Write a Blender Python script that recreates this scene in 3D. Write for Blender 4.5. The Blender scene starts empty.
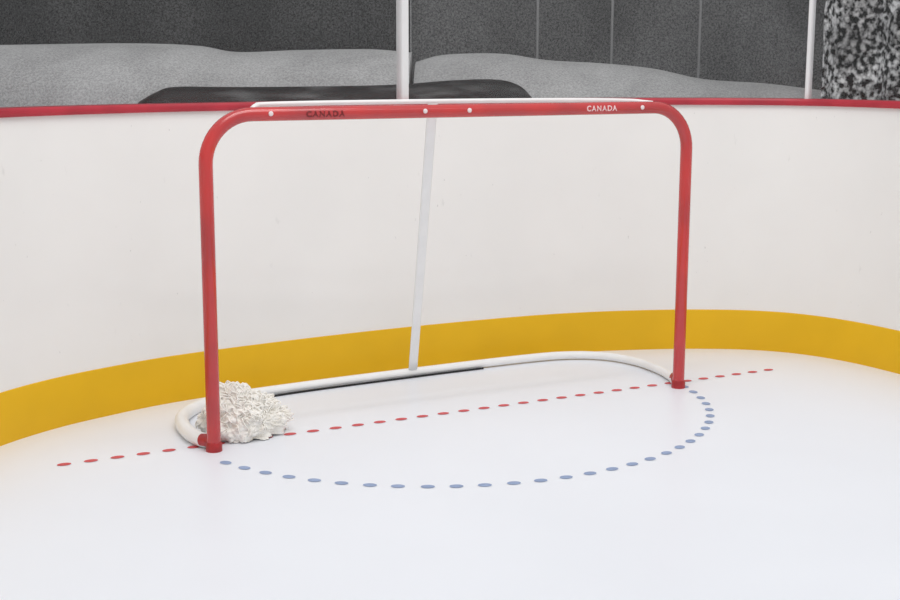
import bpy, bmesh, math, random, bisect
from mathutils import Vector, Matrix, noise
random.seed(7)
S=bpy.context.scene; COL=S.collection
def srgb(r,g,b):
    f=lambda c:(c/255/12.92) if c/255<=.04045 else ((c/255+.055)/1.055)**2.4
    return (f(r),f(g),f(b),1)
# ---------- materials ----------
def mat(name,col,rough=.5,metal=0,var=0,scale=5,col2=None,lo=.35,hi=.65,bump=0,bscale=50,spec=.5,detail=3,stretch=None,coat=0,big=0,bigscale=1.0,scuff=False):
    m=bpy.data.materials.new(name); m.use_nodes=True
    nt=m.node_tree; b=nt.nodes["Principled BSDF"]
    b.inputs["Roughness"].default_value=rough; b.inputs["Metallic"].default_value=metal
    b.inputs["Specular IOR Level"].default_value=spec
    b.inputs["Coat Weight"].default_value=coat
    tc=nt.nodes.new("ShaderNodeTexCoord"); mp=nt.nodes.new("ShaderNodeMapping")
    nt.links.new(tc.outputs["Object"],mp.inputs["Vector"])
    if stretch: mp.inputs["Scale"].default_value=stretch
    n=nt.nodes.new("ShaderNodeTexNoise"); n.inputs["Scale"].default_value=scale; n.inputs["Detail"].default_value=detail
    nt.links.new(mp.outputs["Vector"],n.inputs["Vector"])
    r=nt.nodes.new("ShaderNodeValToRGB")
    c2=col2 or tuple(c*(1-var) for c in col[:3])+(1,)
    r.color_ramp.elements[0].position=lo; r.color_ramp.elements[0].color=c2
    r.color_ramp.elements[1].position=hi; r.color_ramp.elements[1].color=col
    nt.links.new(n.outputs["Fac"],r.inputs["Fac"]); res=r.outputs["Color"]
    def mul(fac):
        nonlocal res
        vm=nt.nodes.new("ShaderNodeVectorMath"); vm.operation="SCALE"
        nt.links.new(res,vm.inputs[0]); nt.links.new(fac,vm.inputs["Scale"]); res=vm.outputs[0]
    def mrange(src,a,b_,c,d):
        mr=nt.nodes.new("ShaderNodeMapRange"); mr.inputs[1].default_value=a; mr.inputs[2].default_value=b_; mr.inputs[3].default_value=c; mr.inputs[4].default_value=d
        nt.links.new(src,mr.inputs[0]); return mr.outputs[0]
    if big:
        n3=nt.nodes.new("ShaderNodeTexNoise"); n3.inputs["Scale"].default_value=bigscale; n3.inputs["Detail"].default_value=2; n3.inputs["Distortion"].default_value=.6
        nt.links.new(tc.outputs["Object"],n3.inputs["Vector"])
        mul(mrange(n3.outputs["Fac"],.35,.65,1-big,1))
    if scuff:
        for sc,st,a,bb,lowv in ((26,(1,1,.4),.72,.80,.90),(60,(1,1,.6),.735,.80,.78)):
            m3=nt.nodes.new("ShaderNodeMapping"); m3.inputs["Scale"].default_value=st; nt.links.new(tc.outputs["Object"],m3.inputs["Vector"])
            n4=nt.nodes.new("ShaderNodeTexNoise"); n4.inputs["Scale"].default_value=sc; n4.inputs["Detail"].default_value=3
            nt.links.new(m3.outputs["Vector"],n4.inputs["Vector"]); mul(mrange(n4.outputs["Fac"],a,bb,1,lowv))
    nt.links.new(res,b.inputs["Base Color"])
    if bump:
        n2=nt.nodes.new("ShaderNodeTexNoise"); n2.inputs["Scale"].default_value=bscale
        nt.links.new(mp.outputs["Vector"],n2.inputs["Vector"])
        bp=nt.nodes.new("ShaderNodeBump"); bp.inputs["Strength"].default_value=bump; bp.inputs["Distance"].default_value=.01
        nt.links.new(n2.outputs["Fac"],bp.inputs["Height"]); nt.links.new(bp.outputs["Normal"],b.inputs["Normal"])
    return m
M_ice=mat("ice",srgb(236,239,245),.38,var=.03,scale=.9,bump=.03,bscale=6,spec=.35)
M_board=mat("board_white",srgb(240,238,235),.55,var=.03,scale=2.2,spec=.3,scuff=True)
M_kick=mat("kick_yellow",srgb(230,180,22),.45,var=.05,scale=4,spec=.3)
M_cap=mat("cap_red",srgb(184,44,60),.35,var=.2,scale=8)
M_red=mat("frame_red",srgb(206,50,48),.25,col2=srgb(176,48,52),scale=4,coat=.6,lo=.35,hi=.7)
M_redd=mat("foot_red",srgb(178,40,44),.4,var=.3,scale=30)
M_white=mat("tube_white",srgb(244,244,243),.4,var=.04,scale=12)
M_black=mat("shade_black",srgb(34,34,36),.7,var=.4,scale=20)  # black for the modelled shadow line below the base tube
M_bolt=mat("bolt_white",srgb(240,225,225),.3,var=.1,scale=40)
M_ltrd=mat("lettering_dark",srgb(120,22,26),.5,var=.1,scale=40)
M_ltrw=mat("lettering_pale",srgb(240,205,205),.5,var=.1,scale=40)
M_net=mat("net_cord",srgb(254,252,247),.9,col2=srgb(244,240,232),scale=30,bump=.3,bscale=120,spec=.1)
M_dr=mat("paint_red",srgb(212,84,90),.6,var=.12,scale=40)
M_db=mat("paint_blue",srgb(150,168,202),.6,var=.15,scale=30)
M_far=mat("far_wall",srgb(106,106,106),.9,col2=srgb(56,56,56),scale=85,lo=.36,hi=.64,spec=.05,big=.4,bigscale=1.1,detail=6)
M_far2=mat("far_panel",srgb(136,136,136),.9,col2=srgb(86,86,86),scale=85,lo=.36,hi=.64,spec=.05,big=.35,bigscale=1.6,detail=6)
M_cover=mat("cover_grey",srgb(200,200,200),.9,col2=srgb(168,168,168),scale=90,lo=.36,hi=.64,spec=.05,big=.2,bigscale=2.5,detail=5)
M_dark=mat("dark_shape",srgb(100,100,100),.4,col2=srgb(18,18,18),scale=4,lo=.5,hi=.75,stretch=(1,1,5))
M_foil=mat("speckled_foil",srgb(240,240,240),.7,col2=srgb(14,14,14),scale=32,lo=.43,hi=.64,detail=8,spec=.2,big=.5,bigscale=5)
M_post=mat("support_white",srgb(228,228,228),.4,var=.05,scale=10)
M_mull=mat("thin_rod_grey",srgb(150,150,150),.5,var=.1,scale=10)
mg=bpy.data.materials.new("rink_glass"); mg.use_nodes=True; nt=mg.node_tree; nt.nodes.clear()
o=nt.nodes.new("ShaderNodeOutputMaterial"); mx=nt.nodes.new("ShaderNodeMixShader"); t=nt.nodes.new("ShaderNodeBsdfTransparent"); g=nt.nodes.new("ShaderNodeBsdfGlossy")
t.inputs[0].default_value=(.95,.95,.95,1); g.inputs["Roughness"].default_value=.15; mx.inputs[0].default_value=.03
nt.links.new(t.outputs[0],mx.inputs[1]); nt.links.new(g.outputs[0],mx.inputs[2]); nt.links.new(mx.outputs[0],o.inputs[0])
# ---------- mesh helpers ----------
def obj(name,verts,faces,mats,smooth=True,parent=None,fm=None,loc=None):
    me=bpy.data.meshes.new(name); 
    if loc: verts=[Vector(v)-Vector(loc) for v in verts]
    me.from_pydata([tuple(v) for v in verts],[],faces)
    for m in (mats if isinstance(mats,list) else [mats]): me.materials.append(m)
    bm=bmesh.new(); bm.from_mesh(me); bmesh.ops.recalc_face_normals(bm,faces=bm.faces); bm.to_mesh(me); bm.free()
    for p in me.polygons: p.use_smooth=smooth
    ob=bpy.data.objects.new(name,me); COL.objects.link(ob)
    if loc: ob.location=loc
    if parent: ob.parent=parent
    return ob
def catmull(P,n=8):
    P=[Vector(p) for p in P]; out=[]
    for i in range(len(P)-1):
        a=P[i-1] if i else 2*P[0]-P[1]; b=P[i]; c=P[i+1]; d=P[i+2] if i+2<len(P) else 2*P[-1]-P[-2]
        for k in range(n):
            t=k/n
            out.append(.5*((2*b)+(c-a)*t+(2*a-5*b+4*c-d)*t*t+(3*b-a-3*c+d)*t**3))
    out.append(P[-1]); return out
def tube_data(P,r,seg=14,closed=False):
    P=[Vector(p) for p in P]; V=[];F=[]; n=len(P); prev=None
    for i,p in enumerate(P):
        if closed: tan=(P[(i+1)%n]-P[i-1]).normalized()
        else: tan=(P[min(i+1,n-1)]-P[max(i-1,0)]).normalized()
        if prev is None:
            up=Vector((0,0,1)) if abs(tan.z)<.9 else Vector((1,0,0)); u=up.cross(tan).normalized()
        else:
            u=(prev-tan*prev.dot(tan)).normalized()
        prev=u; w=tan.cross(u)
        rr=r(i/(n-1)) if callable(r) else r
        for k in range(seg):
            a=2*math.pi*k/seg; V.append(p+(u*math.cos(a)+w*math.sin(a))*rr)
    for i in range(n if closed else n-1):
        j=(i+1)%n
        for k in range(seg):
            F.append((i*seg+k,i*seg+(k+1)%seg,j*seg+(k+1)%seg,j*seg+k))
    if not closed:
        F.append(tuple(range(seg))[::-1]); F.append(tuple((n-1)*seg+k for k in range(seg)))
    return V,F
def merge(parts):
    V=[];F=[]
    for v,f in parts:
        o=len(V); V+=list(v); F+=[tuple(i+o for i in q) for q in f]
    return V,F
def disc(c,nrm,r,h,seg=16):
    nrm=Vector(nrm).normalized(); u=nrm.orthogonal().normalized(); w=nrm.cross(u); c=Vector(c); V=[];F=[]
    for rr,hh in((r,0),(r,h*.6),(r*.75,h)):
        for k in range(seg):
            a=2*math.pi*k/seg; V.append(c+nrm*hh+(u*math.cos(a)+w*math.sin(a))*rr)
    for l in range(2):
        for k in range(seg): F.append((l*seg+k,l*seg+(k+1)%seg,(l+1)*seg+(k+1)%seg,(l+1)*seg+k))
    F.append(tuple(2*seg+k for k in range(seg))); F.append(tuple(range(seg))[::-1])
    return V,F
# ---------- boards ----------
ctrl=[(-3.3,-6.5),(-3.25,-4),(-3.1,-2.4),(-2.75,-1.2),(-2.3,-.3),(-1.95,.22),(-1.74,.42),(-1.53,.56),(-1.3,.66),(-.96,.76),(-.4,.83),(.17,.86),(.75,.845),(1.11,.79),(1.43,.69),(1.65,.59),(1.85,.46),(2.0,.28),(2.09,.03),(2.12,-.3),(2.15,-1),(2.3,-2.6),(2.4,-4),(2.4,-6.5)]
path=catmull([(x,y,0) for x,y in ctrl],30)
N=[]
for i in range(len(path)):
    t=(path[min(i+1,len(path)-1)]-path[max(i-1,0)]).normalized(); N.append(Vector((-t.y,t.x,0)))
def sweep(prof,i0=0,i1=None):
    i1=i1 if i1 is not None else len(path); V=[];F=[]; m=len(prof)
    for i in range(i0,i1):
        for n,z in prof: V.append(path[i]+N[i]*n+Vector((0,0,z)))
    L=i1-i0
    for i in range(L-1):
        for k in range(m): F.append((i*m+k,i*m+(k+1)%m,(i+1)*m+(k+1)%m,(i+1)*m+k))
    F.append(tuple(range(m))); F.append(tuple((L-1)*m+k for k in range(m))[::-1])
    return V,F
def struct(o): o["kind"]="structure"; return o
def edge(o,a=40):
    for p in o.data.polygons: p.use_smooth=True
    md=o.modifiers.new("es","EDGE_SPLIT"); md.split_angle=math.radians(a); return o
HB=1.203; HC=.030
V,F=sweep([(0,0),(0,HB),(.06,HB),(.06,0)]); struct(edge(obj("wall_back",V,F,M_board)))
V,F=sweep([(-.006,0),(-.006,.19),(-.003,.197),(.0,.198),(.0,0)]); struct(edge(obj("baseboard_back",V,F,M_kick)))
V,F=sweep([(-.014,HB-.002),(-.018,HB+.006),(-.018,HB+HC-.008),(-.012,HB+HC),(.09,HB+HC),(.095,HB+HC-.006),(.095,HB-.002)]); struct(edge(obj("trim_1",V,F,M_cap)))
ice=struct(obj("floor",[(-9,-9,0),(14,-9,0),(14,12,0),(-9,12,0)],[(0,1,2,3)],M_ice,False))
def dots(name,L,mt):
    parts=[]
    for (x,y,ang,a,b) in L:
        v=[(x,y,.0015)];n=20
        for k in range(n):
            t=2*math.pi*k/n; dx=a*math.cos(t); dy=b*math.sin(t)
            v.append((x+dx*math.cos(ang)-dy*math.sin(ang),y+dx*math.sin(ang)+dy*math.cos(ang),.0015))
        parts.append((v,[(0,1+k,1+(k+1)%n) for k in range(n)]))
    V,F=merge(parts); return obj(name,V,F,mt,False,parent=ice)
L=[]; n=35
for i in range(n): L.append((-1.575+i*(3.205/(n-1)),.079,0,.025,.017))
d=dots("red_goal_line",L,M_dr); d["label"]="row of red painted dots across the ice"
ax,by,y0=1.115,1.05,.193
T=[math.radians(197+i*.25) for i in range(int((352-197)/.25))]
pts=[(ax*math.cos(t)-.012,y0+by*math.sin(t)) for t in T]; cum=[0]
for i in range(1,len(pts)): cum.append(cum[-1]+math.dist(pts[i],pts[i-1]))
L=[]; nb=30
for i in range(nb):
    s=cum[-1]*(i+.5)/nb; j=min(bisect.bisect(cum,s),len(pts)-1); t=T[j]
    L.append((*pts[j],math.atan2(by*math.cos(t),-ax*math.sin(t)),.024,.018))
d=dots("blue_crease_line",L,M_db); d["label"]="arc of pale blue painted dots on the ice"
# ---------- goal ----------
goal=bpy.data.objects.new("hockey_goal",None); COL.objects.link(goal)
goal["label"]="red steel hockey goal frame with white base and bunched net"; goal["category"]="hockey goal"
W=1.052; H=1.218; RC=.175; r=.0255
P=[(-W,0,.0)]+[(-W,0,.1*k) for k in range(1,11)]
for k in range(0,13):
    a=math.pi/2*k/12; P.append((-W+RC-RC*math.cos(a),0,H-RC+RC*math.sin(a)))
P+=[(-W+RC+(2*W-2*RC)*k/12,0,H) for k in range(1,12)]
for k in range(0,13):
    a=math.pi/2*k/12; P.append((W-RC+RC*math.sin(a),0,H-RC+RC*math.cos(a)))
P+=[(W,0,.1*k) for k in range(10,-1,-1)]
P=[p for i,p in enumerate(P) if i==0 or math.dist(p,P[i-1])>1e-4]
V,F=tube_data(P,r,20); front=edge(obj("front_frame",V,F,M_red,parent=goal)); front["label"]="glossy red tubular posts and crossbar"
for sx in(-1,1):
    v1=tube_data([(sx*W,0,0),(sx*W,0,.01),(sx*W,0,.024),(sx*W,0,.034)],lambda t:.030 if t<.9 else .027,18)
    v2=tube_data([(sx*W,0,.035),(sx*(W+.012),.03,.033),(sx*(W+.025),.06,.03)],.024,14)
    V,F=merge([v1,v2]); f=edge(obj("post_foot",V,F,M_redd,parent=goal))
bp=[(-1.06,.04,.03),(-1.085,.1,.03),(-1.09,.22,.03),(-1.06,.38,.03),(-.97,.53,.03),(-.82,.63,.03),(-.48,.685,.03),(.11,.71,.03),(.70,.715,.03),(.93,.68,.03),(1.07,.58,.03),(1.13,.42,.03),(1.125,.24,.03),(1.09,.1,.03),(1.06,.04,.03)]
bp=[(x,y,.028 if i<4 else .022) for i,(x,y,z) in enumerate(bp)]
def br(t): return .027-.008*min(1,max(0,(t-.28)/.15))
V,F=tube_data(catmull(bp,8),br,16); base=obj("base_frame",V,F,M_white,parent=goal); base["label"]="white curved base tube lying on the ice"
bl=[(-.9,.548,.005),(-.8,.604,.005),(-.48,.658,.005),(.11,.686,.005),(.46,.693,.005)]  # dark strip stands in for the shade under the base tube
V,F=tube_data(catmull(bl,8),.0045,8); o=obj("base_shade_strip",V,F,M_black,parent=base); o["label"]="thin black strip drawn as the shadow line under the base tube"
tp=[(-.875,.0,1.238),(-.85,.03,1.246),(-.80,.06,1.250),(-.5,.08,1.252),(0,.085,1.252),(.5,.08,1.250),(.78,.06,1.245),(.84,.03,1.240),(.87,0,1.236)]
V,F=tube_data(catmull(tp,8),.0095,10); o=obj("top_bar",V,F,M_white,parent=goal); o["label"]="thin white tube behind the crossbar"
c0=Vector((-.115,.08,1.245)); c1=Vector((.10,.70,.03)); V=[];F=[]
cl=[c0+(c1-c0)*k/20 for k in range(21)]; k0=12
for p in cl:
    for k in range(k0):
        a=2*math.pi*k/k0; V.append(p+Vector((.022*math.cos(a),.0,0))+Vector((0,.004,.002))*math.sin(a))
for i in range(len(cl)-1):
    for k in range(k0): F.append((i*k0+k,i*k0+(k+1)%k0,(i+1)*k0+(k+1)%k0,(i+1)*k0+k))
F.append(tuple(range(k0))); F.append(tuple((len(cl)-1)*k0+k for k in range(k0)))
o=obj("center_support",V,F,M_white,parent=goal); o["label"]="flat white brace running from crossbar to base"
for x in(-.815,-.20,-.01,.80):
    V,F=disc((x,-r+.001,H+.002),(0,-1,0),.009,.005); obj("bolt",V,F,M_bolt,parent=front)
def text(s,x,sz,mt,dz=0):
    cu=bpy.data.curves.new("t","FONT"); cu.body=s; cu.size=sz; cu.align_x="CENTER"; cu.align_y="CENTER"; cu.extrude=.0012; cu.space_character=1.25; cu.offset=.0006
    ob=bpy.data.objects.new("t",cu); COL.objects.link(ob)
    me=bpy.data.meshes.new_from_object(ob.evaluated_get(bpy.context.evaluated_depsgraph_get())); bpy.data.objects.remove(ob)
    for v in me.vertices:
        h=v.co.y+dz; a=h/(r+.0005); d=v.co.z
        rr=r+.0008+d
        v.co=Vector((x+v.co.x, -rr*math.cos(a), H+rr*math.sin(a)))
    me.materials.clear(); me.materials.append(mt)
    o=bpy.data.objects.new("lettering",me); COL.objects.link(o); o.parent=front; return o
o=text("CANADA",-.605,.031,M_ltrd,-.003); o["label"]="dark lettering reading CANADA"
o=text("CANADA",.60,.030,M_ltrw); o["label"]="pale lettering reading CANADA"
# net pile: soft lump core plus draped mesh cords
cx,cy=-.885,.17
bm=bmesh.new(); bmesh.ops.create_icosphere(bm,subdivisions=6,radius=1)
def lump(d,sc=1):
    p=Vector(d)
    q=Vector((p.x*.150,p.y*.14,max(p.z,-.25)*.135))
    k=1+.22*noise.noise(p*1.7+Vector((3,1,4)))+.20*noise.noise(p*3.6+Vector((9,2,1)))
    k+=.16*abs(noise.noise(p*7))+.05*abs(noise.noise(p*18))
    q=q*k*sc
    z=.04+q.z
    if p.x>0: z-=.03*p.x*max(p.z,0)
    return Vector((cx+q.x,cy+q.y,max(z,.002)))
for v in bm.verts: v.co=lump(v.co.copy(),.97)
V=[v.co.copy() for v in bm.verts]; F=[tuple(v.index for v in f.verts) for f in bm.faces]; bm.free()
parts=[(V,F)]
for i in range(130):
    th=random.uniform(0,2*math.pi); ph=random.uniform(.0,1.5); d=Vector((math.cos(th)*math.sin(ph),math.sin(th)*math.sin(ph),math.cos(ph)))
    hd=d.orthogonal().normalized(); hd=Matrix.Rotation(random.uniform(0,6.28),3,d)@hd
    Q=[]; ph0=random.uniform(0,9)
    for k in range(26):
        turn=.35*math.sin(k*.55+ph0)+random.gauss(0,.12)
        d=(d+hd*.055).normalized()
        hd=(hd-d*hd.dot(d)).normalized(); hd=Matrix.Rotation(turn,3,d)@hd
        if d.z<-.1: break
        pt=lump(d,.97); out=(pt-Vector((cx,cy,.03))).normalized()
        pt+=out*(.003+.005*math.sin(k*.9+ph0)); pt.z=max(pt.z,.004); Q.append(pt)
    if len(Q)>5: parts.append(tube_data(catmull(Q,2),.0027,5))
V,F=merge(parts); o=obj("net",V,F,M_net,parent=goal); o["label"]="bunched white netting heaped beside the post"
# ---------- glass & supports ----------
def nearest(x,y): return min(range(len(path)),key=lambda i:(path[i].x-x)**2+(path[i].y-y)**2)
iA,iB=nearest(.155,.86),nearest(1.983,.308); iL,iR=nearest(-3.1,-2.4),nearest(2.2,-1.8)
ZT=3.0; z0=HB+HC
for n,(a,b) in enumerate(((iL,iA),(iA,iB),(iB,iR))):
    V,F=sweep([(.035,z0),(.035,ZT),(.043,ZT),(.043,z0)],a,b+1); struct(edge(obj("window_%d"%(n+1),V,F,mg)))
def upright(i,w,nm):
    p=path[i];t=Vector((N[i].y,-N[i].x,0)); c=[]
    for a,b in((-w/2,.02),(-w/2+.004,.012),(w/2-.004,.012),(w/2,.02),(w/2,.062),(-w/2,.062)): c.append(p+t*a+N[i]*b)
    V=[q+Vector((0,0,z0)) for q in c]+[q+Vector((0,0,ZT)) for q in c]; m=len(c)
    F=[(k,(k+1)%m,m+(k+1)%m,m+k) for k in range(m)]+[tuple(range(m)),tuple(range(m,2*m))]
    struct(obj(nm,V,F,M_post,False))
upright(iA,.040,"trim_2"); upright(iB,.022,"trim_3")
# ---------- beyond the glass ----------
C=Vector((-2.4683,-4.5516,0)); RT=Vector((.8854,-.4648,0)); FW=Vector((.4648,.8854,0))
def W2(rt,fw,z): return C+RT*rt+FW*fw+Vector((0,0,z))
def farwall(nm,a,b,fw,mt,amp):
    V=[]; nx=160
    for i in range(nx+1):
        rt=a+(b-a)*i/nx
        for z in(0,4.2): V.append(W2(rt,fw+amp*math.sin(rt*3.1)+amp*.5*math.sin(rt*7.7+1),z))
    F=[(2*i,2*i+2,2*i+3,2*i+1) for i in range(nx)]
    struct(obj(nm,V,F,mt))
farwall("wall_far",-6,-.28,9.6,M_far,.1)
farwall("wall_far_side",-.28,6,9.6,M_far2,.04)
def bank(prof,fw,depth,name,mt,label,cat,rows=14,wob=.03):
    P=catmull([(a,0,b) for a,b in prof],8); V=[];F=[]
    for p in P:
        for k in range(rows+1):
            if k==0: V.append(W2(p.x,fw-depth,0)); continue
            a=math.pi/2*(k-1)/(rows-1)
            zz=p.z-.35+.35*math.sin(a); ff=fw-depth*math.cos(a)
            V.append(W2(p.x,ff+wob*math.sin(p.x*5)*math.cos(a),zz))
        V.append(W2(p.x,fw+.05,0))
    m=rows+2
    for i in range(len(P)-1):
        for k in range(m): F.append((i*m+k,i*m+(k+1)%m,(i+1)*m+(k+1)%m,(i+1)*m+k))
    F.append(tuple(range(m))); F.append(tuple((len(P)-1)*m+k for k in range(m)))
    o=edge(obj(name,V,F,mt,loc=W2(prof[len(prof)//2][0],fw-depth/2,0)),60); o["label"]=label; o["category"]=cat
    return o
def uv(u,v,fw): return ((u-450)/1329*fw, 1.4107-(v-60)/1329*fw)
bank([uv(u,v,8) for u,v in((-300,50),(-100,48),(0,47),(130,45),(200,47),(240,53),(300,51),(370,50),(412,53))],8,.7,"draped_cover",M_cover,"pale grey draped cover behind the rink glass","fabric cover")
bank([uv(u,v,8) for u,v in((416,62),(445,55),(500,54),(545,60),(600,63),(650,68),(700,78),(760,82),(812,88))],8,.7,"draped_cover",M_cover,"grey draped cover sloping down behind the rink glass","fabric cover")
bank([uv(u,v,7) for u,v in((145,100),(160,92),(178,87),(240,87),(330,86),(400,84),(450,80),(495,79),(518,85),(532,98))],7,.35,"covered_equipment",M_dark,"low black rounded equipment behind the boards","equipment",wob=.01)
for u in(535,608,694):
    rt=(u-450)/1329*9.2
    V,F=tube_data([W2(rt,9.2,0),W2(rt,9.2,1.5),W2(rt,9.2,3)],.009,8)
    o=obj("thin_pole",V,F,M_mull,loc=W2(rt,9.2,0)); o["label"]="thin pale grey upright pole near the dark wall"; o["category"]="pole"; o["group"]="thin poles behind the glass"
V=[];F=[]; nx,nz=60,40
for i in range(nx+1):
    for j in range(nz+1):
        rt=1.94+1.6*i/nx; z=3*j/nz
        V.append(W2(rt,7.1+.05*math.sin(rt*22)+.03*noise.noise(Vector((rt*8,z*8,0))),z))
for i in range(nx):
    for j in range(nz):
        a=i*(nz+1)+j; F.append((a,a+nz+1,a+nz+2,a+1))
o=obj("foil_curtain",V,F,M_foil,loc=W2(2.5,7.1,0)); o["label"]="black and silver speckled curtain behind the glass"; o["category"]="curtain"; o["kind"]="stuff"
# ---------- light ----------
w=bpy.data.worlds.new("w"); S.world=w; w.use_nodes=True
w.node_tree.nodes["Background"].inputs[0].default_value=(.975,.982,1,1); w.node_tree.nodes["Background"].inputs[1].default_value=.66
def area(loc,tgt,sx,sy,e,c=(1,1,1)):
    l=bpy.data.lights.new("lamp","AREA"); l.shape="RECTANGLE"; l.size=sx; l.size_y=sy; l.energy=e; l.color=c
    ob=bpy.data.objects.new("overhead_light",l); COL.objects.link(ob); ob.location=loc
    ob.rotation_euler=(Vector(tgt)-Vector(loc)).to_track_quat("-Z","Y").to_euler()
area((-.5,-2.2,5.5),(0,0,.3),4,3,112,(1,.99,.975))
area((-.9,-.9,4.6),(-.9,-.9,0),3.5,.2,20)  # unseen strip lamp, added to put a highlight on the crossbar
area((.9,-3.2,4.6),(.9,-2.6,0),3.5,.2,14)  # second unseen strip lamp, added for the same highlight
# ---------- camera ----------
cd=bpy.data.cameras.new("camera"); cam=bpy.data.objects.new("camera",cd); COL.objects.link(cam)
cd.sensor_width=36; cd.lens=1329.1/900*36
Rm=Matrix.Rotation(-.4834,3,'Z')@Matrix.Rotation(math.pi/2-.1788,3,'X')@Matrix.Rotation(.0029,3,'Z')
cam.matrix_world=Matrix.Translation((-2.4683,-4.5516,1.4107))@Rm.to_4x4()
S.camera=cam
S.view_settings.view_transform="Standard"
